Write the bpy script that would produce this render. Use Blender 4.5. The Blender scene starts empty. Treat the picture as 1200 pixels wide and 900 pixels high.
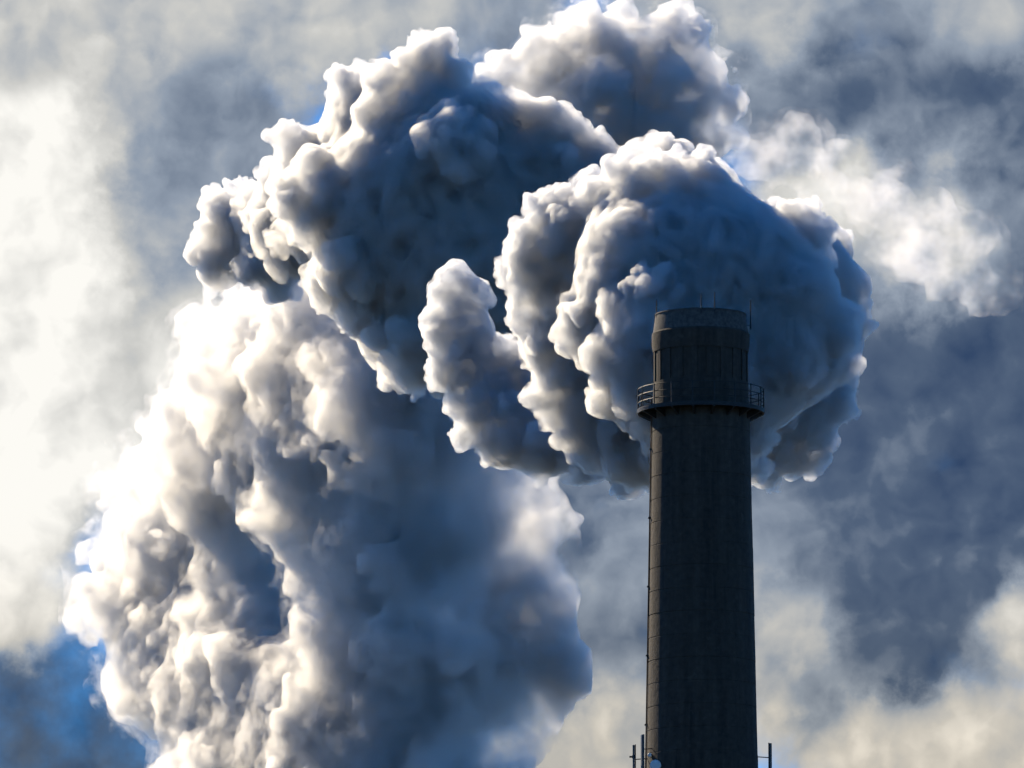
import bpy, bmesh, math, random, time
import numpy as np
from mathutils import Vector, Matrix

# ------------------------------------------------------------------ camera
scene = bpy.context.scene
C = scene.collection
PITCH = math.radians(8.7)
FOCAL = 300.0
EYE = np.array([0.0, 0.0, 1.7])
UNIT = 100 * 36.0 / FOCAL / 1200.0            # angle of "one hundred photo pixels" in radians
cam_d = bpy.data.cameras.new('camera')
cam_d.lens = FOCAL
cam_d.sensor_width = 36
cam_d.clip_start = 1.0
cam_d.clip_end = 60000
cam = bpy.data.objects.new('camera', cam_d)
C.objects.link(cam)
cam.location = EYE
cam.rotation_euler = (math.radians(90) + PITCH, 0, 0)
scene.camera = cam


def at(px, py, Y):
    """World point on the plane y = Y seen at photo position (px, py)."""
    a = (px - 600) / 1200 * 36 / FOCAL
    b = (450 - py) / 1200 * 36 / FOCAL
    d = np.array([a, math.cos(PITCH) - b * math.sin(PITCH), math.sin(PITCH) + b * math.cos(PITCH)])
    return EYE + d * (Y / d[1])


# ------------------------------------------------------------------ render settings
scene.render.engine = 'CYCLES'
cy = scene.cycles
cy.use_denoising = True
cy.max_bounces = 16
cy.diffuse_bounces = 3
cy.glossy_bounces = 2
cy.transmission_bounces = 8
cy.volume_bounces = 4
cy.transparent_max_bounces = 32
cy.use_adaptive_sampling = True
cy.adaptive_threshold = 0.05
cy.time_limit = 800
cy.sample_clamp_indirect = 6.0
scene.view_settings.view_transform = 'Standard'
scene.view_settings.look = 'None'
scene.view_settings.gamma = 1.0
EXPOSURE = 0.62
scene.view_settings.exposure = EXPOSURE

# ------------------------------------------------------------------ sun
SUN_AZ = math.radians(-36)                     # left of the view direction, behind the steam
SUN_EL = math.radians(32)
sun_d = bpy.data.lights.new('sun', 'SUN')
sun_d.energy = 5.0
sun_d.angle = math.radians(0.5)
sun_d.color = (1.0, 0.83, 0.59)
sun = bpy.data.objects.new('sun', sun_d)
C.objects.link(sun)
S = Vector((math.sin(SUN_AZ) * math.cos(SUN_EL), math.cos(SUN_AZ) * math.cos(SUN_EL), math.sin(SUN_EL)))
sun.rotation_euler = S.to_track_quat('Z', 'Y').to_euler()
sun.location = (-60, 60, 120)


# ------------------------------------------------------------------ node helper
class NT:
    def __init__(self, tree):
        self.t = tree

    def node(self, typ, **kw):
        n = self.t.nodes.new(typ)
        for k, v in kw.items():
            setattr(n, k, v)
        return n

    def put(self, sock, v):
        if isinstance(v, bpy.types.NodeSocket):
            self.t.links.new(v, sock)
        elif v is not None:
            if hasattr(sock.default_value, '__len__') and not hasattr(v, '__len__'):
                v = (v,) * len(sock.default_value)
            if hasattr(v, '__len__') and len(v) == 3 and len(sock.default_value) == 4:
                v = (*v, 1)
            sock.default_value = v

    def m(self, op, a, b=None, c=None, clamp=False):
        n = self.node('ShaderNodeMath', operation=op, use_clamp=clamp)
        for s, v in zip(n.inputs, (a, b, c)):
            self.put(s, v)
        return n.outputs[0]

    def vm(self, op, a, b=None, scale=None):
        n = self.node('ShaderNodeVectorMath', operation=op)
        self.put(n.inputs[0], a)
        if b is not None:
            self.put(n.inputs[1], b)
        if scale is not None:
            self.put(n.inputs['Scale'], scale)
        return n.outputs['Value'] if op in ('DOT_PRODUCT', 'LENGTH', 'DISTANCE') else n.outputs[0]

    def noise(self, vec, scale, detail=5, rough=0.55, dist=0.0, color=False, dims='3D', lac=2.0):
        n = self.node('ShaderNodeTexNoise', noise_dimensions=dims)
        self.put(n.inputs['Vector'], vec)
        n.inputs['Scale'].default_value = scale
        n.inputs['Detail'].default_value = detail
        n.inputs['Roughness'].default_value = rough
        n.inputs['Lacunarity'].default_value = lac
        n.inputs['Distortion'].default_value = dist
        return n.outputs['Color' if color else 'Fac']

    def ramp(self, fac, stops, interp='LINEAR'):
        n = self.node('ShaderNodeValToRGB')
        n.color_ramp.interpolation = interp
        e = n.color_ramp.elements
        while len(e) < len(stops):
            e.new(0.5)
        for el, (p, c) in zip(e, stops):
            el.position = p
            el.color = (*c, 1)
        self.put(n.inputs[0], fac)
        return n.outputs[0]

    def mix(self, fac, a, b):
        n = self.node('ShaderNodeMix', data_type='RGBA')
        self.put(n.inputs[0], fac)
        self.put(n.inputs[6], a)
        self.put(n.inputs[7], b)
        return n.outputs[2]

    def smooth(self, x, lo, hi):
        n = self.node('ShaderNodeMapRange', interpolation_type='SMOOTHSTEP')
        self.put(n.inputs[0], x)
        n.inputs[1].default_value = lo
        n.inputs[2].default_value = hi
        return n.outputs[0]


def lin(r, g, b):
    f = lambda v: (v / 255 / 12.92) if v <= 10 else ((v / 255 + 0.055) / 1.055) ** 2.4
    return (f(r), f(g), f(b))


# ------------------------------------------------------------------ world: clear sky with distant cloud decks
world = bpy.data.worlds.new('World')
scene.world = world
world.use_nodes = True
W = NT(world.node_tree)
world.node_tree.nodes.clear()
wout = W.node('ShaderNodeOutputWorld')
bg = W.node('ShaderNodeBackground')
W.t.links.new(bg.outputs[0], wout.inputs[0])
sky = W.node('ShaderNodeTexSky', sky_type='NISHITA')
sky.sun_disc = False
sky.sun_elevation = SUN_EL
sky.sun_rotation = SUN_AZ
sky.altitude = 200
sky.air_density = 0.6
sky.dust_density = 0.0
sky.ozone_density = 6.0
SKY_STRENGTH = 0.112
gm = W.node('ShaderNodeHueSaturation')
W.put(gm.inputs['Color'], sky.outputs[0])
gm.inputs['Saturation'].default_value = 1.25
clear = W.vm('SCALE', gm.outputs[0], scale=SKY_STRENGTH)
dirv = W.node('ShaderNodeTexCoord').outputs['Generated']
sep = W.node('ShaderNodeSeparateXYZ')
W.put(sep.inputs[0], dirv)
dx, dy, dz = sep.outputs
P = W.vm('SCALE', dirv, scale=1 / UNIT)       # sky direction, unit = the angle of 100 photo pixels
wa = W.vm('SUBTRACT', W.noise(P, 0.42, 3, 0.56, color=True), (0.5, 0.5, 0.5))
wb = W.vm('SUBTRACT', W.noise(P, 1.9, 5, 0.6, color=True), (0.5, 0.5, 0.5))
warp = W.vm('ADD', W.vm('SCALE', wa, scale=2.6), W.vm('SCALE', wb, scale=0.8))
sw = W.node('ShaderNodeSeparateXYZ')
W.put(sw.inputs[0], warp)
az = W.m('ARCTAN2', dx, dy)
el = W.m('ARCSINE', dz)
comb = W.node('ShaderNodeCombineXYZ')
W.put(comb.inputs[0], W.m('ADD', W.m('MULTIPLY_ADD', az, 1 / UNIT, 6.0), sw.outputs[0]))
W.put(comb.inputs[1], W.m('ADD', W.m('MULTIPLY_ADD', W.m('SUBTRACT', el, PITCH), -1 / UNIT, 4.5), sw.outputs[2]))
UV = comb.outputs[0]
# cloud decks: (azimuth, elevation, half width, half height, brightness, cover)
DECKS = [
    (0.9, 0.2, 1.6, 0.7, 0.74, 1), (2.0, 1.5, 0.9, 0.9, 0.44, 1), (1.9, 2.6, 0.6, 0.7, 0.36, 1),
    (0.3, 2.0, 1.1, 1.0, 1.05, 1), (0.6, 3.6, 1.3, 1.2, 1.0, 1), (0.2, 5.4, 1.0, 1.2, 1.05, 1),
    (1.6, 4.2, 0.9, 0.9, 0.80, 1), (0.0, 6.9, 0.6, 0.5, 0.88, 0.9), (1.0, 6.7, 0.5, 0.6, 0.40, 0.55),
    (0.6, 8.35, 1.5, 0.8, 0.12, 0.78), (2.0, 8.9, 0.8, 0.5, 0.08, 0.80), (12.4, 2.6, 0.7, 0.7, 0.35, 1), (12.6, 5.0, 0.8, 1.2, 0.2, 1),  # decks at low left and right edge added to mute the bright clear blue
    (4.2, 0.1, 1.2, 0.5, 0.68, 1), (6.0, 0.4, 0.8, 0.6, 0.56, 1),
    (8.9, 0.1, 0.9, 0.4, 0.68, 0.95), (10.0, 0.8, 1.2, 0.8, 0.30, 1), (11.6, 0.3, 0.9, 0.5, 0.64, 0.95),
    (9.3, 1.9, 0.55, 0.45, 0.92, 1), (10.6, 2.5, 0.8, 0.5, 0.72, 1), (11.4, 3.1, 0.6, 0.5, 0.86, 1),
    (11.8, 1.9, 0.7, 0.6, 0.24, 1), (11.6, 4.6, 1.0, 1.0, 0.14, 1), (10.3, 4.2, 0.8, 0.9, 0.26, 1),
    (10.4, 5.6, 1.2, 0.9, 0.20, 1), (9.2, 6.0, 0.9, 0.7, 0.42, 1), (10.6, 7.0, 1.0, 0.7, 0.18, 1),
    (11.9, 7.0, 0.5, 0.5, 0.90, 1), (9.0, 7.2, 0.5, 0.5, 0.70, 1), (9.3, 8.0, 0.6, 0.4, 0.45, 1),
    (10.8, 8.5, 1.4, 0.6, 0.80, 1), (6.6, 8.6, 1.2, 0.7, 0.74, 1), (7.1, 6.4, 0.8, 0.8, 0.44, 1),
    (5.2, 6.2, 1.3, 1.3, 0.30, 1), (5.0, 7.8, 1.1, 0.8, 0.18, 1), (6.1, 7.2, 0.7, 0.6, 0.26, 1), (7.3, 5.6, 0.6, 0.4, 0.52, 1),
]
cell = W.noise(P, 0.055, 3, 0.5)
base_w = 0.05
acc_c = W.node('ShaderNodeCombineXYZ')
W.put(acc_c.inputs[0], W.m('MULTIPLY', cell, base_w))
W.put(acc_c.inputs[1], W.m('MULTIPLY', W.smooth(cell, 0.55, 0.8), base_w))
acc_c.inputs[2].default_value = base_w
acc = acc_c.outputs[0]
for (u0, v0, a, b, L, cv) in DECKS:
    n = W.node('ShaderNodeVectorMath', operation='MULTIPLY_ADD')
    W.put(n.inputs[0], UV)
    n.inputs[1].default_value = (1 / a, 1 / b, 0)
    n.inputs[2].default_value = (-u0 / a, -v0 / b, 0)
    w = W.m('POWER', 0.3679, W.vm('DOT_PRODUCT', n.outputs[0], n.outputs[0]))
    n = W.node('ShaderNodeVectorMath', operation='MULTIPLY_ADD')
    W.put(n.inputs[0], w)
    n.inputs[1].default_value = (L, cv, 1)
    W.put(n.inputs[2], acc)
    acc = n.outputs[0]
sa = W.node('ShaderNodeSeparateXYZ')
W.put(sa.inputs[0], acc)
bright = W.m('DIVIDE', sa.outputs[0], sa.outputs[2])
cover = W.m('DIVIDE', sa.outputs[1], sa.outputs[2])
# billow relief: light comes from the sun's side of the sky
n0 = W.noise(P, 0.9, 6, 0.5)
PW = W.vm('ADD', P, W.vm('SCALE', warp, scale=0.45))


def puffy(vec):
    n = W.node('ShaderNodeTexVoronoi', feature='F1', normalize=True)
    W.put(n.inputs['Vector'], vec)
    n.inputs['Scale'].default_value = 0.8
    n.inputs['Detail'].default_value = 3.0
    n.inputs['Roughness'].default_value = 0.5
    return n.outputs['Distance']


relief = W.m('SUBTRACT', puffy(W.vm('ADD', PW, (-0.22, 0.0, 0.18))), puffy(PW))
bright = W.m('ADD', bright, W.m('MULTIPLY', relief, 0.85))
bright = W.m('ADD', bright, W.m('MULTIPLY', W.m('SUBTRACT', n0, 0.5), 0.30))
deck = W.ramp(bright, [(0.0, lin(44, 66, 100)), (0.25, lin(82, 99, 124)), (0.5, lin(146, 158, 174)),
                       (0.75, lin(203, 203, 200)), (1.0, lin(253, 251, 245))])
# low clouds are seen through more air: warmer
deck = W.mix(W.m('MULTIPLY', W.smooth(el, PITCH - 1.2 * UNIT, PITCH - 5.0 * UNIT), 0.75), deck, W.vm('MULTIPLY', deck, (1.0, 0.90, 0.76)))
cover = W.smooth(W.m('ADD', cover, W.m('MULTIPLY', W.m('SUBTRACT', n0, 0.5), 0.7)), 0.15, 0.85)
W.put(bg.inputs[0], W.mix(cover, clear, W.vm('SCALE', deck, scale=2 ** -EXPOSURE)))
bg.inputs[1].default_value = 1.0
world.cycles.sampling_method = 'NONE'
world.cycles.sample_map_resolution = 256


# ------------------------------------------------------------------ materials
def material(name):
    m = bpy.data.materials.new(name)
    m.use_nodes = True
    m.node_tree.nodes.clear()
    return m, NT(m.node_tree)


def solid(name, col, rough=0.8, metal=0.0, bump=0.0, scale=3.0, var=0.25):
    m, T = material(name)
    o = T.node('ShaderNodeOutputMaterial')
    p = T.node('ShaderNodeBsdfPrincipled')
    T.t.links.new(p.outputs[0], o.inputs[0])
    v = T.node('ShaderNodeTexCoord').outputs['Object']
    n = T.noise(v, scale, 6, 0.6)
    dark = tuple(c * (1 - var) for c in col)
    light = tuple(min(1, c * (1 + var)) for c in col)
    T.put(p.inputs['Base Color'], T.mix(T.smooth(n, 0.3, 0.7), dark, light))
    p.inputs['Roughness'].default_value = rough
    p.inputs['Metallic'].default_value = metal
    if bump:
        b = T.node('ShaderNodeBump')
        b.inputs['Strength'].default_value = bump
        b.inputs['Distance'].default_value = 0.03
        T.put(b.inputs['Height'], n)
        T.t.links.new(b.outputs[0], p.inputs['Normal'])
    return m


# ================================================= STRUCTURE
def tag(o, label=None, cat=None, group=None, kind=None):
    for k, v in (('label', label), ('category', cat), ('group', group), ('kind', kind)):
        if v:
            o[k] = v
    return o


def build(name, bm, mat, parent=None, smooth=False, crease=True):
    bmesh.ops.recalc_face_normals(bm, faces=bm.faces)
    me = bpy.data.meshes.new(name)
    bm.to_mesh(me)
    bm.free()
    if smooth:
        me.polygons.foreach_set('use_smooth', [True] * len(me.polygons))
    me.materials.append(mat)
    if crease:
        me.polygons.foreach_set('use_smooth', [True] * len(me.polygons))
        me.set_sharp_from_angle(angle=math.radians(11))
    o = bpy.data.objects.new(name, me)
    C.objects.link(o)
    o.parent = parent
    return o


def lathe(bm, profile, seg=72, cap=False, M=None):
    """Closed ring of a profile [(radius, z)] turned about z; the profile is a closed loop."""
    rings = []
    for r, z in profile:
        rings.append([bm.verts.new((M @ Vector((r * math.cos(t), r * math.sin(t), z))) if M else
                                   (r * math.cos(t), r * math.sin(t), z))
                      for t in (2 * math.pi * i / seg for i in range(seg))])
    n = len(rings)
    for a in range(n if not cap else n - 1):
        A, B = rings[a], rings[(a + 1) % n]
        for i in range(seg):
            j = (i + 1) % seg
            bm.faces.new((A[i], A[j], B[j], B[i]))
    if cap:
        bm.faces.new(rings[0])
        bm.faces.new(rings[-1])
    return bm


def tube(bm, p, q, r, seg=8, r2=None):
    p, q = Vector(p), Vector(q)
    ax = (q - p)
    M = Matrix.Translation(p) @ ax.to_track_quat('Z', 'Y').to_matrix().to_4x4()
    lathe(bm, [(r, 0), (r if r2 is None else r2, ax.length)], seg, True, M)
    return bm


def box(bm, c, s, rz=0.0, bevel=0.0):
    M = Matrix.Translation(c) @ Matrix.Rotation(rz, 4, 'Z') @ Matrix.Diagonal((*s, 1))
    g = bmesh.ops.create_cube(bm, size=1, matrix=M)
    if bevel:
        es = list({e for v in g['verts'] for e in v.link_edges})
        bmesh.ops.bevel(bm, geom=es, offset=bevel, segments=2, affect='EDGES')
    return bm


# ground: one sheet to the horizon
m_ground = solid('dry_grass_ground', (0.035, 0.04, 0.03), 0.95, scale=0.02, var=0.4)
bm = bmesh.new()
NG = 24
gv = [[bm.verts.new((math.copysign(abs(x) ** 2.2, x) * 30000, math.copysign(abs(y) ** 2.2, y) * 30000 + 300, 0))
       for x in np.linspace(-1, 1, NG)] for y in np.linspace(-1, 1, NG)]
for i in range(NG - 1):
    for j in range(NG - 1):
        bm.faces.new((gv[i][j], gv[i][j + 1], gv[i + 1][j + 1], gv[i + 1][j]))
tag(build('ground', bm, m_ground), kind='structure')

# ---- chimney
CH = at(821, 372, 500)
CX, CYY = float(CH[0]), 500.0
Z = lambda py: float(at(821, py, 497.2)[2])     # height of the near face seen at that row
PXM = 0.0503

m_conc, T = material('sooty_concrete')
mo = T.node('ShaderNodeOutputMaterial')
mp = T.node('ShaderNodeBsdfPrincipled')
T.t.links.new(mp.outputs[0], mo.inputs[0])
tc = T.node('ShaderNodeTexCoord').outputs['Object']
streak = T.vm('MULTIPLY', tc, (1.0, 1.0, 0.07))
n1_ = T.noise(streak, 1.6, 6, 0.62)
n2_ = T.noise(tc, 3.0, 7, 0.6)
nf = T.noise(tc, 28.0, 4, 0.7)
mixn = T.m('ADD', T.m('MULTIPLY', n1_, 0.55), T.m('MULTIPLY', n2_, 0.45))
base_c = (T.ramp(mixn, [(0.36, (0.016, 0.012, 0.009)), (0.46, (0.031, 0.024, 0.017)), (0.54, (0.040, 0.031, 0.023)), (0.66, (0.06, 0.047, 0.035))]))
run = T.noise(T.vm('MULTIPLY', tc, (3.2, 3.2, 0.045)), 1.0, 4, 0.6)
wet = T.noise(tc, 0.35, 4, 0.6)
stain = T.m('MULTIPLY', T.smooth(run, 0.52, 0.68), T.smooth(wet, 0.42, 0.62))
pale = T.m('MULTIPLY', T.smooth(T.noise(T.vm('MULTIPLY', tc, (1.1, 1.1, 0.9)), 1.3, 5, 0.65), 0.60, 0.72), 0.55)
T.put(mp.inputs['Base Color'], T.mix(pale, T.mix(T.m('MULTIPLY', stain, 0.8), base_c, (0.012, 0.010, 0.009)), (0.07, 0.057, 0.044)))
mp.inputs['Roughness'].default_value = 0.92
bmp = T.node('ShaderNodeBump')
bmp.inputs['Strength'].default_value = 0.5
bmp.inputs['Distance'].default_value = 0.03
T.put(bmp.inputs['Height'], T.m('ADD', nf, T.m('MULTIPLY', n2_, 2.0)))
T.t.links.new(bmp.outputs[0], mp.inputs['Normal'])
m_cap = solid('cap_concrete', (0.06, 0.057, 0.053), 0.9, bump=0.4, scale=4, var=0.4)
m_steel = solid('galvanised_dark_steel', (0.022, 0.022, 0.023), 0.6, 0.4, scale=8, var=0.3)
m_rust = solid('rusty_steel', (0.10, 0.055, 0.035), 0.8, 0.2, scale=10, var=0.4)
m_white = solid('grey_white_radome', (0.55, 0.57, 0.58), 0.45, scale=6, var=0.06)
m_dark = solid('dark_radome', (0.05, 0.052, 0.055), 0.5, scale=6, var=0.15)
m_cable = solid('black_cable', (0.02, 0.02, 0.02), 0.6, scale=6, var=0.1)

root = bpy.data.objects.new('chimney', None)
C.objects.link(root)
root.location = (CX, CYY, 0)
tag(root, 'tall tapering dark concrete chimney with a railed gallery below its top', 'chimney')

z_gal = Z(472)
z_top = Z(360)
R_gal = 57.5 * PXM
def rad(z):
    return R_gal + (z_gal - z) * 0.0190

# shaft: one ring for each concrete lift, with a recessed joint between lifts
LIFT = 1.37
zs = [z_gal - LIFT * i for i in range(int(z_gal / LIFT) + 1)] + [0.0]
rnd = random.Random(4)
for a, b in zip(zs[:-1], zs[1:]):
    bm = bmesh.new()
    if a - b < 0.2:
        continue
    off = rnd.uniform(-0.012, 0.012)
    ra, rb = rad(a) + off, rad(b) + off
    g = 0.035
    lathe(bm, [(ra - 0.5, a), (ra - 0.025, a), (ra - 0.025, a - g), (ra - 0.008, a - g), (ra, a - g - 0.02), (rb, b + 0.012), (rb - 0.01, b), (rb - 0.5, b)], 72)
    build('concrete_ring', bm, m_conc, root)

# head above the gallery: plain drum, ribbed band, flared cornice, drawn-in lip
W1 = 55.5 * PXM
zA, zB, zC, zD, zE = Z(441), Z(405), Z(397), Z(384), z_top
bm = lathe(bmesh.new(), [(W1 - 0.5, z_gal), (W1 + 0.06, z_gal), (W1 + 0.02, zA), (W1 - 0.5, zA)], 72)
build('head_drum', bm, m_conc, root)
bm = lathe(bmesh.new(), [(W1 - 0.5, zA), (W1 - 0.05, zA), (W1 - 0.05, zB), (W1 - 0.5, zB)], 72)
build('recessed_band', bm, m_conc, root)
NR = 20
for i in range(NR):
    t = 2 * math.pi * (i + 0.5) / NR
    bm = box(bmesh.new(), ((W1 - 0.05) * math.cos(t), (W1 - 0.05) * math.sin(t), (zA + zB) / 2), (0.13, 0.34, zB - zA - 0.01), t, 0.015)
    build('pilaster', bm, m_conc, root)
bm = lathe(bmesh.new(), [(W1 - 0.5, zB), (W1 + 0.04, zB), (W1 + 0.11, zC), (W1 + 0.12, zD), (W1 + 0.06, zD + 0.10), (W1 - 0.5, zD + 0.1)], 72)
build('cornice', bm, m_conc, root)
bm = lathe(bmesh.new(), [(W1 - 0.55, zD + 0.1), (W1 + 0.04, zD + 0.1), (W1 - 0.10, zE - 0.09), (W1 - 0.06, zE - 0.07), (W1 - 0.08, zE), (W1 - 0.5, zE), (W1 - 0.6, zE - 0.5)], 72)
build('flue_lip', bm, m_cap, root)

# gallery
gal = bpy.data.objects.new('gallery', None)
C.objects.link(gal)
gal.parent = root
RO = 75 * PXM
zf = Z(474)
build('gallery_floor', lathe(bmesh.new(), [(W1 + 0.05, zf), (RO, zf), (RO, zf - 0.07), (W1 + 0.05, zf - 0.07)], 72), m_steel, gal)
build('toe_board', lathe(bmesh.new(), [(RO - 0.015, zf + 0.004), (RO + 0.012, zf + 0.004), (RO + 0.012, zf + 0.08), (RO - 0.015, zf + 0.08)], 72), m_steel, gal)
build('edge_beam', lathe(bmesh.new(), [(RO - 0.1, zf - 0.074), (RO - 0.01, zf - 0.074), (RO - 0.01, zf - 0.14), (RO - 0.1, zf - 0.14)], 72), m_steel, gal)
HR = 1.28
def ring_tube(R_, z_, r_, name):
    prof = [(R_ + r_ * math.cos(a), z_ + r_ * math.sin(a)) for a in (math.pi / 3 * i for i in range(6))]
    build(name, lathe(bmesh.new(), prof, 72), m_steel, gal, True)
for hh in (0.45, 0.86, HR):
    ring_tube(RO - 0.05, zf + hh, 0.026, 'rail')
NP = 18
for i in range(NP):
    t = 2 * math.pi * i / NP + 0.02
    ct, st = math.cos(t), math.sin(t)
    ph = HR + (0.12 if i in (9, 0) else 0.03)
    build('post', tube(bmesh.new(), ((RO - 0.05) * ct, (RO - 0.05) * st, zf), ((RO - 0.05) * ct, (RO - 0.05) * st, zf + ph), 0.036), m_steel, gal)
    bm = bmesh.new()
    r0, r1 = rad(zf - 0.8) - 0.1, RO - 0.12
    pts = [(r0, zf - 0.075), (r1, zf - 0.075), (r1, zf - 0.2), (r0, zf - 0.62)]
    off = Vector((-st, ct, 0)) * 0.06
    va = [bm.verts.new(Vector((r * ct, r * st, z)) + off) for r, z in pts]
    vb = [bm.verts.new(Vector((r * ct, r * st, z)) - off) for r, z in pts]
    bm.faces.new(va)
    bm.faces.new(vb[::-1])
    for k in range(4):
        bm.faces.new((va[k], va[(k + 1) % 4], vb[(k + 1) % 4], vb[k]))
    build('bracket', bm, m_steel, gal)

# lightning rods
def rod(px, y0, y1, side, ang=None):
    x = (px - 821) * PXM
    R_ = W1 - 0.1 if not side else W1 + 0.2
    y = -math.sqrt(max(R_ * R_ - x * x, 0.0)) if not side else 0.0
    zz0, zz1 = float(at(px, y0, 500 + y)[2]), float(at(px, y1, 500 + y)[2])
    r = build('lightning_rod', tube(bmesh.new(), (x, y, zz0 - (0.5 if not side else 0)), (x, y, zz1), 0.045, 8, 0.028), m_steel, root)
    bm = bmesh.new()
    for q in (0.12, 0.30):
        zc = zz0 + q - 0.5 if not side else zz0 + q * 2
        d = Vector((x, y, 0)).normalized()
        tube(bm, Vector((x, y, zc)), Vector((x, y, zc)) - d * 0.3, 0.025, 6)
        break
    build('clamp', bm, m_steel, r)
rod(769, 368, 351, False)
rod(820.5, 360, 344, False)
rod(836.5, 360, 342, False)
rod(880, 386, 351, True)

# conduit and its brackets down the left flank, with rungs
bm = bmesh.new()
tc_ = math.pi * 1.03
prev = None
for z_ in np.arange(z_gal - 0.4, 0.5, -2.0):
    p = Vector(((rad(z_) + 0.05) * math.cos(tc_), (rad(z_) + 0.05) * math.sin(tc_), z_))
    if prev is not None:
        tube(bm, prev, p, 0.045, 8)
    prev = p
cd = build('conduit', bm, m_rust, root)
for z_ in np.arange(z_gal - 2.4, 4, -4.1):
    p = Vector(((rad(z_) + 0.02) * math.cos(tc_), (rad(z_) + 0.02) * math.sin(tc_), z_))
    build('conduit_clamp', box(bmesh.new(), p, (0.26, 0.2, 0.09), tc_), m_steel, cd)

# ---- antennas on the shaft below
def panel_antenna(px, ytop, Yw, w, length, label, arm=None, mat=m_dark, face=-math.pi / 2):
    base = at(px, ytop, Yw)
    e = bpy.data.objects.new('panel_antenna', None)
    C.objects.link(e)
    e.location = base - np.array([0, 0, length])
    tag(e, label, 'antenna', 'panel antennas clamped to the chimney shaft')
    f = Vector((math.cos(face), math.sin(face), 0))
    build('radome', box(bmesh.new(), f * 0.10 + Vector((0, 0, length / 2)), (w * 0.6, w, length), face, 0.02), mat, e)
    build('mast', tube(bmesh.new(), (0, 0, 0.0), (0, 0, length + 0.03), 0.035, 10), m_steel, e)
    c = Vector((CX, CYY, 0)) - Vector(e.location)
    for hz in (length - 0.85, 0.45):
        zc = e.location[2] + hz
        d = Vector((c.x, c.y, 0))
        end = d.normalized() * (d.length - rad(zc) + 0.05)
        build('standoff_arm', tube(bmesh.new(), (0, 0, hz), (end.x, end.y, hz + 0.06), 0.03, 8), m_steel, e)
    if arm:
        build('cross_arm', tube(bmesh.new(), (0, 0, length - 0.70), (arm * 1.0, 0, length - 0.70), 0.055, 8), m_steel, e)
        build('radio_unit', box(bmesh.new(), (arm * 0.30, 0, length - 0.70), (0.16, 0.16, 0.2), 0, 0.01), m_dark, e)
    return e

panel_antenna(744.5, 873, 499.2, 0.20, 2.3, 'slim panel antenna with a short side arm standing off from the chimney shaft', arm=-0.35, face=math.pi)
panel_antenna(754.5, 861, 498.4, 0.22, 2.6, 'panel antenna tight against the chimney shaft above the round dishes', face=math.radians(200))
panel_antenna(901, 871, 499.5, 0.24, 2.4, 'panel antenna on two thin arms, opposite the round dishes', face=0.0)

def dish(px, py, r, label, mat):
    Yw = 498.0
    p0 = at(px, py, Yw)
    x = p0[0] - CX
    R_ = rad(p0[2])
    y = -math.sqrt(max(R_ * R_ - x * x, 0.02))
    p = at(px, py, CYY + y - 0.35)
    e = bpy.data.objects.new('dish_antenna', None)
    C.objects.link(e)
    e.location = p
    e.rotation_euler = (math.radians(90), 0, math.radians(-12))
    tag(e, label, 'antenna')
    build('drum', lathe(bmesh.new(), [(r * 0.94, -0.16 * r - .1), (r, -0.1), (r, 0.06)], 32, True), mat, e, False)
    build('radome', lathe(bmesh.new(), [(r * 0.97, 0.064), (r * 0.8, 0.09), (r * 0.45, 0.115), (r * 0.1, 0.12)], 32, True), mat, e, True)
    build('mount_arm', tube(bmesh.new(), (0, 0, -0.16 * r - 0.09), (0, 0, -0.85), 0.04, 8), m_steel, e)
dish(768.3, 897, 6.6 * PXM, 'round pale drum dish antenna on the chimney shaft', m_white)
dish(761.5, 885, 2.6 * PXM, 'tiny round dish antenna just above the larger drum dish', m_white)

# ================================================= END

# ------------------------------------------------------------------ steam
def steam_material(name, density, albedo, g, skin, grain, detail, lo, hi, step):
    """Water droplets fill the body; a faint diffuse and translucent surface is added on its hull."""
    m, T = material(name)
    o = T.node('ShaderNodeOutputMaterial')
    v = T.node('ShaderNodeVolumePrincipled')
    T.put(v.inputs['Color'], albedo)
    # droplets are clumped: thick knots with thinner air between
    n = T.noise(T.node('ShaderNodeTexCoord').outputs['Object'], grain, detail, 0.6)
    T.put(v.inputs['Density'], T.m('MULTIPLY', T.smooth(n, lo, hi), density))
    m.cycles.volume_step_rate = 1.5 * step
    v.inputs['Anisotropy'].default_value = g
    v.inputs['Absorption Color'].default_value = (0, 0, 0, 1)
    T.t.links.new(v.outputs[0], o.inputs['Volume'])
    if skin:  # thin surface added over the volume, mostly transparent
        tr = T.node('ShaderNodeBsdfTransparent')
        tl = T.node('ShaderNodeBsdfTranslucent')
        df = T.node('ShaderNodeBsdfDiffuse')
        tl.inputs['Color'].default_value = (*albedo, 1)
        df.inputs['Color'].default_value = (*albedo, 1)
        m1 = T.node('ShaderNodeMixShader')
        T.t.links.new(df.outputs[0], m1.inputs[1])
        T.t.links.new(tl.outputs[0], m1.inputs[2])
        m2 = T.node('ShaderNodeMixShader')
        m2.inputs[0].default_value = skin
        T.t.links.new(tr.outputs[0], m2.inputs[1])
        T.t.links.new(m1.outputs[0], m2.inputs[2])
        T.t.links.new(m2.outputs[0], o.inputs['Surface'])
    return m


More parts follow.
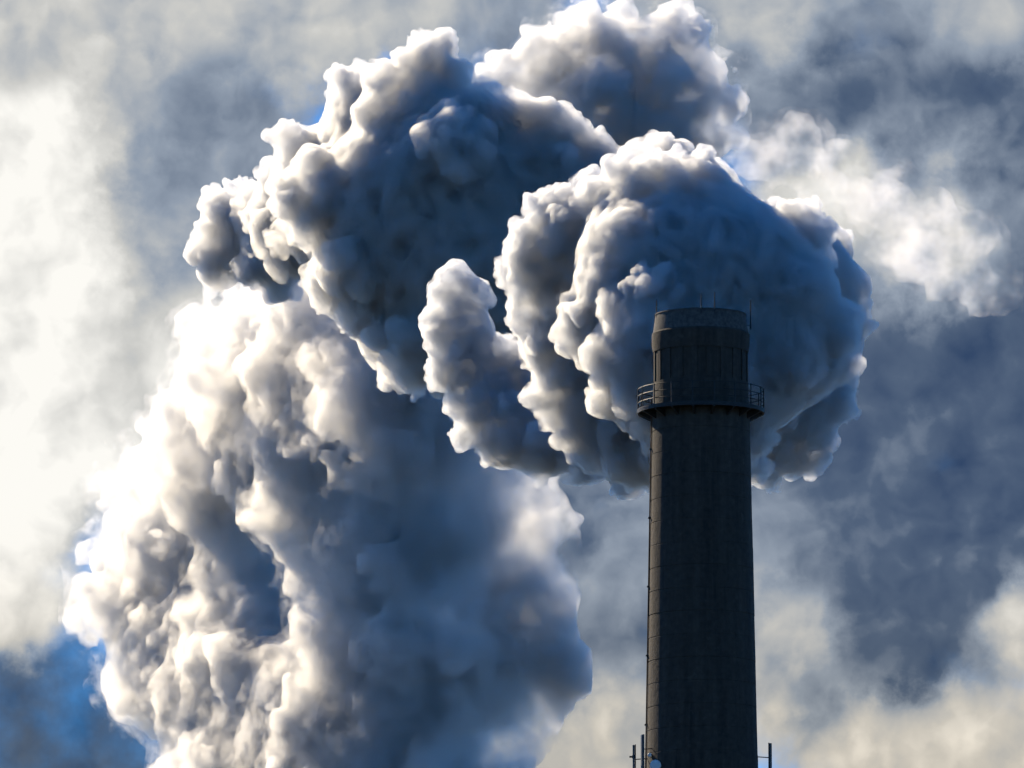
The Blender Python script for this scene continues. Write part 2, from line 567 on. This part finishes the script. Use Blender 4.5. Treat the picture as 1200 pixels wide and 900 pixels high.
def spline_noise(shape, cell, rng):
    """Smooth value noise on a grid (cubic B-spline); cell = lattice spacing in voxels."""
    a = rng.uniform(-1, 1, [int(n / cell) + 5 for n in shape]).astype(np.float32)
    for k, n in enumerate(shape):
        x = np.arange(n) / cell + 1
        i = np.floor(x).astype(int)
        f = (x - i).astype(np.float32)
        f = f.reshape([-1 if q == k else 1 for q in range(3)])
        acc = np.take(a, i - 1, k)
        acc *= (1 - f) ** 3 / 6
        for t, wt in ((0, (3 * f ** 3 - 6 * f ** 2 + 4) / 6), (1, (-3 * f ** 3 + 3 * f ** 2 + 3 * f + 1) / 6), (2, f ** 3 / 6)):
            p = np.take(a, i + t, k)
            p *= wt
            acc += p
        a = acc
    a *= 1.9
    return a


def surface_net(D, org, h):
    """Closed quad mesh of the level D = 0 (naive surface nets)."""
    s = D < 0
    c = [s[i:s.shape[0] - 1 + i, j:s.shape[1] - 1 + j, k:s.shape[2] - 1 + k]
         for i in (0, 1) for j in (0, 1) for k in (0, 1)]
    al, an = c[0].copy(), c[0].copy()
    for q in c[1:]:
        al &= q
        an |= q
    act = an & ~al
    idx = np.argwhere(act)
    ids = np.full(act.shape, -1, np.int32)
    ids[act] = np.arange(len(idx), dtype=np.int32)
    offs = np.array([(i, j, k) for i in (0, 1) for j in (0, 1) for k in (0, 1)])
    vals = np.stack([D[idx[:, 0] + o[0], idx[:, 1] + o[1], idx[:, 2] + o[2]] for o in offs], 1)
    acc = np.zeros((len(idx), 3), np.float32)
    cnt = np.zeros(len(idx), np.float32)
    for p in range(8):
        for q in range(p + 1, 8):
            if np.abs(offs[p] - offs[q]).sum() != 1:
                continue
            a, b = vals[:, p], vals[:, q]
            cr = (a < 0) != (b < 0)
            t = np.where(cr, a / np.where(cr, a - b, 1), 0)
            acc += cr[:, None] * (offs[p] + t[:, None] * (offs[q] - offs[p]))
            cnt += cr
    co = (idx + acc / cnt[:, None]) * h + org
    quads = []
    for ax in range(3):
        sl0 = [slice(1, -1)] * 3
        sl1 = [slice(1, -1)] * 3
        sl0[ax] = slice(0, -1)
        sl1[ax] = slice(1, None)
        a, b = s[tuple(sl0)], s[tuple(sl1)]
        e = np.argwhere(a != b)
        for m in range(3):
            if m != ax:
                e[:, m] += 1
        u, v = (ax + 1) % 3, (ax + 2) % 3
        ring = []
        for du, dv in ((1, 1), (0, 1), (0, 0), (1, 0)):
            f = e.copy()
            f[:, u] -= du
            f[:, v] -= dv
            ring.append(ids[f[:, 0], f[:, 1], f[:, 2]])
        r = np.stack(ring, 1)
        inside = s[e[:, 0], e[:, 1], e[:, 2]]
        r[~inside] = r[~inside][:, ::-1]
        quads.append(r)
    return co.astype(np.float32), np.concatenate(quads)


def net_object(name, D, org, h, mat, parent=None):
    co, q = surface_net(D, org, h)
    me = bpy.data.meshes.new(name)
    me.vertices.add(len(co))
    me.vertices.foreach_set('co', co.ravel())
    me.loops.add(q.size)
    me.loops.foreach_set('vertex_index', q.ravel().astype(np.int32))
    me.polygons.add(len(q))
    me.polygons.foreach_set('loop_start', np.arange(0, q.size, 4, dtype=np.int32))
    me.polygons.foreach_set('use_smooth', np.ones(len(q), bool))
    me.update(calc_edges=True)
    me.materials.append(mat)
    o = bpy.data.objects.new(name, me)
    C.objects.link(o)
    o.parent = parent
    print(name, len(q) * 2, 'triangles')
    return o


def billows(blobs, h, levels, rng, pad, blend=0.35, noise=(), front=1.0, squash=1.0):
    """Distance field of a body of steam: big puffs, each budding smaller puffs over its skin.
    levels: (count per parent, child radius low, high as a share of the parent's radius)"""
    c0 = np.array([b[0] for b in blobs])
    r0 = np.array([b[1] for b in blobs])
    lo = (c0 - r0[:, None]).min(0) - pad
    hi = (c0 + r0[:, None]).max(0) + pad
    shp = np.ceil((hi - lo) / h).astype(int) + 1
    D = np.full(shp, 9.0, np.float32)
    ax = [lo[i] + h * np.arange(shp[i]) for i in range(3)]

    def stamp(c, r, k, far):
        m = r + max(k, far)
        i0 = np.maximum(np.floor((c - m - lo) / h).astype(int), 0)
        i1 = np.minimum(np.ceil((c + m - lo) / h).astype(int) + 1, shp)
        if (i1 <= i0).any():
            return
        blk = D[i0[0]:i1[0], i0[1]:i1[1], i0[2]:i1[2]]
        X = (ax[0][i0[0]:i1[0]] - c[0]) ** 2
        Y = ((ax[1][i0[1]:i1[1]] - c[1]) / squash) ** 2
        Z = (ax[2][i0[2]:i1[2]] - c[2]) ** 2
        d = np.sqrt(X[:, None, None] + Y[None, :, None] + Z[None, None, :]).astype(np.float32) - np.float32(r)
        e = np.maximum(k - np.abs(blk - d), 0)
        np.minimum(blk, d, out=blk)
        blk -= e * e * np.float32(0.25 / k)

    for c, r in zip(c0, r0):
        stamp(c, r, blend * r, 1.2)
    cur = list(zip(c0, r0))
    for lev, (n, a, b, out, bl) in enumerate(levels):
        nxt = []
        for c, r in cur:
            v = rng.normal(size=(n, 3))
            v /= np.linalg.norm(v, axis=1)[:, None]
            rr = r * rng.uniform(a, b, n)
            pc = c + v * np.array([1, squash, 1]) * (r * rng.uniform(out[0], out[1], n))[:, None]
            ii = np.clip(np.round((pc - lo) / h).astype(int), 0, shp - 1)
            dv = D[ii[:, 0], ii[:, 1], ii[:, 2]]
            ok = (dv > -0.55 * rr) & (v[:, 1] < 0.25) & (rr > 1.2 * h)
            if lev == 0:
                ok &= ((v[:, 1] > -0.45) & ((v[:, 0] < 0.45) | (rng.random(n) < 0.4))) | (rng.random(n) < front)
            nxt += [(p, q) for p, q in zip(pc[ok], rr[ok])]
        for c, r in nxt:
            stamp(c, r, bl * r, max(2 * h, 0.3 * r))
        print('  level', lev, len(nxt))
        cur = nxt
    for amp, size in noise:
        D += amp * spline_noise(D.shape, size / h, rng)
    D[[0, -1]] = 1
    D[:, [0, -1]] = 1
    D[:, :, [0, -1]] = 1
    return D, lo


def puffs(rows, Y0, per):
    """rows: photo position, radius in photo pixels, metres behind Y0."""
    out = []
    for px, py, r, dY in rows:
        c = at(px, py, Y0 + dY)
        out.append((c, r * per * (Y0 + dY) / 500.0))
    return out


PX = 0.0506       # metres per photo pixel at 500 m
NEAR = [
    # out of the flue and straight back with the wind
    (822, 398, 20, 0.5), (822, 402, 23, 2.5), (822, 408, 28, 5), (822, 412, 35, 8), (822, 416, 45, 11.5), (822, 414, 54, 15.5),
    # the broad near face
    (825, 380, 130, 30), (800, 335, 110, 30), (860, 365, 115, 30), (800, 320, 105, 30),
    (740, 262, 55, 31), (745, 305, 66, 28), (870, 325, 80, 28), (905, 370, 75, 28), (885, 430, 75, 28),
    (722, 345, 50, 28), (760, 400, 62, 25), (790, 440, 60, 25), (840, 450, 80, 27), (820, 282, 70, 31),
    (880, 277, 42, 33), (940, 345, 44, 26), (925, 410, 44, 26), (705, 245, 36, 36), (755, 222, 36, 37), (805, 225, 34, 37), (700, 290, 42, 33), (780, 240, 45, 34), (845, 245, 38, 36),
    # second fold
    (665, 270, 40, 34), (650, 300, 42, 35), (628, 325, 36, 36), (625, 365, 26, 37), (640, 400, 34, 37), (662, 440, 40, 37), (690, 480, 44, 37), (725, 515, 44, 37),
    (690, 380, 50, 36), (720, 440, 55, 36), (765, 520, 48, 36), (690, 525, 28, 38), (740, 545, 26, 37), (790, 540, 36, 36), (850, 510, 55, 36),
    # outer fold
    (541, 345, 27, 50), (522, 380, 22, 51), (545, 392, 36, 50), (553, 435, 38, 50), (572, 478, 40, 49), (605, 510, 40, 48), (645, 525, 36, 47),
    (600, 440, 40, 51), (625, 480, 45, 50), (590, 520, 26, 49), (625, 540, 22, 48), (690, 540, 28, 46), (730, 552, 24, 45),
    # far side on the right
    (950, 330, 55, 50), (985, 340, 36, 52), (950, 400, 62, 51), (930, 470, 60, 51), (900, 505, 52, 50), (945, 515, 32, 52),
    (940, 285, 42, 51), (975, 295, 28, 53), (960, 450, 40, 52), (900, 440, 60, 48),
]
FAR = [    # sunlit cumulus far off on the right
    (900, 190, 34, 0), (935, 190, 40, 0), (975, 215, 34, 4), (1010, 235, 36, 6), (1050, 240, 34, 8), (1090, 275, 36, 10), (1130, 300, 36, 12), (1160, 330, 26, 12), (1050, 280, 30, 10), (990, 260, 26, 8),
]
NEAR = [(x, y, r, d if d <= 20 else d - 15) for x, y, r, d in NEAR]
MASS = [   # older puff drifting behind: a dark dome with a lit crest
    (590, 280, 130, 30), (690, 300, 110, 30), (520, 220, 110, 28), (480, 130, 60, 28), (505, 90, 40, 30), (430, 150, 55, 30), (395, 200, 60, 30), (345, 240, 48, 34),
    (560, 170, 58, 27), (620, 200, 58, 26), (685, 225, 50, 25), (720, 290, 95, 28), (780, 275, 75, 26), (810, 240, 45, 26),
    (460, 250, 100, 28), (390, 270, 60, 32), (290, 280, 48, 36), (280, 250, 34, 36), (320, 300, 40, 34), (325, 250, 40, 36), (540, 320, 120, 30), (450, 320, 70, 30), (620, 350, 110, 30),
    (575, 112, 20, 24), (600, 128, 22, 24), (632, 140, 20, 24), (655, 150, 22, 24), (680, 160, 17, 24), (703, 172, 15, 24), (735, 200, 30, 24),
    (425, 215, 55, 28), (365, 215, 40, 32), (420, 290, 50, 30), (350, 285, 45, 33),
]
CREST = [  # the puff above and behind it
    (700, 60, 55, 30), (740, 90, 75, 30), (660, 70, 45, 30), (620, 100, 40, 30), (590, 95, 28, 30), (780, 60, 50, 30), (800, 110, 60, 30), (760, 150, 80, 28),
    (830, 100, 32, 30), (820, 160, 45, 30), (850, 130, 20, 32), (700, 160, 80, 28), (680, 25, 32, 32), (730, 25, 32, 32), (790, 30, 26, 32),
]
BANK = [   # ragged steam sinking to the left
    (330, 390, 75, 30), (265, 400, 45, 34), (260, 450, 45, 34), (400, 390, 75, 28), (430, 440, 70, 28), (340, 470, 80, 30), (450, 360, 50, 28), (460, 500, 70, 28),
    (290, 550, 90, 32), (200, 590, 70, 36), (160, 640, 60, 38), (230, 640, 80, 34), (150, 700, 50, 38), (200, 730, 80, 36), (240, 800, 85, 34), (280, 860, 80, 32),
    (300, 740, 80, 32), (350, 830, 90, 30), (400, 600, 80, 26), (420, 660, 60, 26), (340, 920, 110, 30), (430, 900, 90, 28), (380, 520, 70, 28),
    (450, 620, 55, 26), (440, 700, 60, 24), (430, 800, 65, 24), (460, 890, 60, 24),
]
BANK = BANK + [((a[0] + b[0]) / 2, (a[1] + b[1]) / 2, 0.45 * (a[2] + b[2]), 0) for i, a in enumerate(BANK) for b in BANK[:i]
               if 70 < math.hypot(a[0] - b[0], a[1] - b[1]) < 115]
BANK = [(x, y, r, 8 + (540 - x) * 0.17 + (y - 620) * 0.01) for x, y, r, d in BANK]
MASS = [(x, y, r, d + max(0, 470 - x) * 0.12) for x, y, r, d in MASS]
CREST = [(x, y, r * 0.86, d) for x, y, r, d in CREST]
LV = [(28, .28, .48, (.80, 1.0), .35), (30, .24, .46, (.84, 1.04), .3), (24, .28, .5, (.85, 1.05), .28)]
def coarser(D, f):
    """The same field on a grid f times as coarse."""
    for k in range(3):
        x = np.arange(0, D.shape[k] - 1.001, f)
        i = x.astype(int)
        t = (x - i).astype(np.float32).reshape([-1 if q == k else 1 for q in range(3)])
        D = np.take(D, i, k) * (1 - t) + np.take(D, i + 1, k) * t
    return D


def close(D):
    D[[0, -1]] = 1
    D[:, [0, -1]] = 1
    D[:, :, [0, -1]] = 1


SHADE = [(x, y, r, (x - 470) * 0.02) for x, y, r in (
    (510, 460, 50), (540, 510, 65), (550, 580, 75), (540, 640, 75), (590, 650, 65), (530, 720, 80), (580, 740, 65), (520, 800, 75), (560, 840, 65), (520, 900, 70), (600, 570, 50),
    (625, 620, 45), (610, 700, 50), (620, 780, 45))]
STEAM = [
    # name, rows, distance, voxel, buds on the shaded faces, depth scale, blend, levels, hull noise, albedo, g, seed,
    # (density, grain per metre, grain detail, grain low, grain high, step), shreds (reach, density, grain), label
    ('steam_plume', NEAR, 500, 0.105, 0.06, 1.0, 0.42, 3, ((0.22, 1.8), (0.15, 0.8), (0.14, 0.36)), (0.955, 0.968, 0.986), 0.6, 7,
     (3.4, 0.9, 2.5, 0.27, 0.62, 0.17), None, 'billowing steam plume pouring out of the chimney mouth'),
    ('steam_cloud', MASS, 640, 0.15, 0.08, 1.0, 0.4, 3, ((0.3, 3.0), (0.25, 1.3), (0.2, 0.55)), (0.984, 0.99, 0.996), 0.6, 12,
     (2.6, 0.5, 2.5, 0.27, 0.62, 0.22), None, 'dark blue domed steam cloud with a white lit crest behind the plume'),
    ('steam_cloud', CREST, 760, 0.18, 0.05, 1.0, 0.35, 3, ((0.5, 3.0), (0.4, 1.3), (0.3, 0.6)), (0.965, 0.975, 0.988), 0.6, 5,
     (1.5, 0.35, 2.5, 0.30, 0.66, 0.26), (1.0, 0.35, 0.6), 'smaller soft steam puff above the dark domed steam cloud'),
    ('steam_cloud', BANK, 700, 0.2, 0.6, 0.7, 0.8, 3, ((1.1, 9.0), (1.1, 4.5), (0.8, 2.2), (0.6, 1.1), (0.4, 0.6)), (0.982, 0.985, 0.99), 0.6, 3,
     (1.35, 0.4, 3.0, 0.34, 0.70, 0.26), (1.3, 0.5, 0.5), 'ragged white steam bank sinking below the domed cloud'),
    ('steam_cloud', SHADE, 722, 0.24, 0.5, 1.0, 0.8, 3, ((1.2, 9.0), (1.0, 4.5), (0.9, 2.2), (0.6, 1.1)), (0.975, 0.982, 0.99), 0.55, 31,
     (1.3, 0.13, 4.5, 0.38, 0.66, 0.3), None, 'thin grey steam trailing off beside the white steam bank'),
    ('cumulus_cloud', FAR, 900, 0.3, 0.7, 0.8, 0.6, 2, ((1.2, 7.0), (1.2, 3.5), (1.2, 1.8), (0.8, 0.95)), (0.975, 0.977, 0.985), 0.5, 23,
     (0.3, 0.2, 3.0, 0.42, 0.76, 0.5), (2.2, 0.12, 0.2), 'pale sunlit cumulus cloud in the sky on the far side of the chimney plume'),
]
for (nm, rows, Y0, H, fr, sq, bl_, nl, nz, alb, g_, seed, den_, fringe, lab) in STEAM:
    rng = np.random.default_rng(seed)
    D, org = billows(puffs(rows, Y0, PX), H, LV[:nl], rng, 4.0, noise=nz, front=fr, squash=sq, blend=bl_)
    o = net_object(nm, D, org, H, steam_material(nm, den_[0], alb, g_, 0.02, *den_[1:]))
    tag(o, lab, 'cloud' if nm == 'cumulus_cloud' else 'steam')
    # torn shreds thinning out round the body
    if not fringe:
        continue
    off, fd, fg = fringe
    D = coarser(D, 2.2)
    D -= off
    D += 0.4 * off * spline_noise(D.shape, 5, rng)
    close(D)
    net_object('shreds', D, org, 2.2 * H, steam_material('shreds', fd, alb, g_, 0, fg, 3.0, 0.50, 0.84, 2.0 * den_[-1]), o)['kind'] = 'stuff'
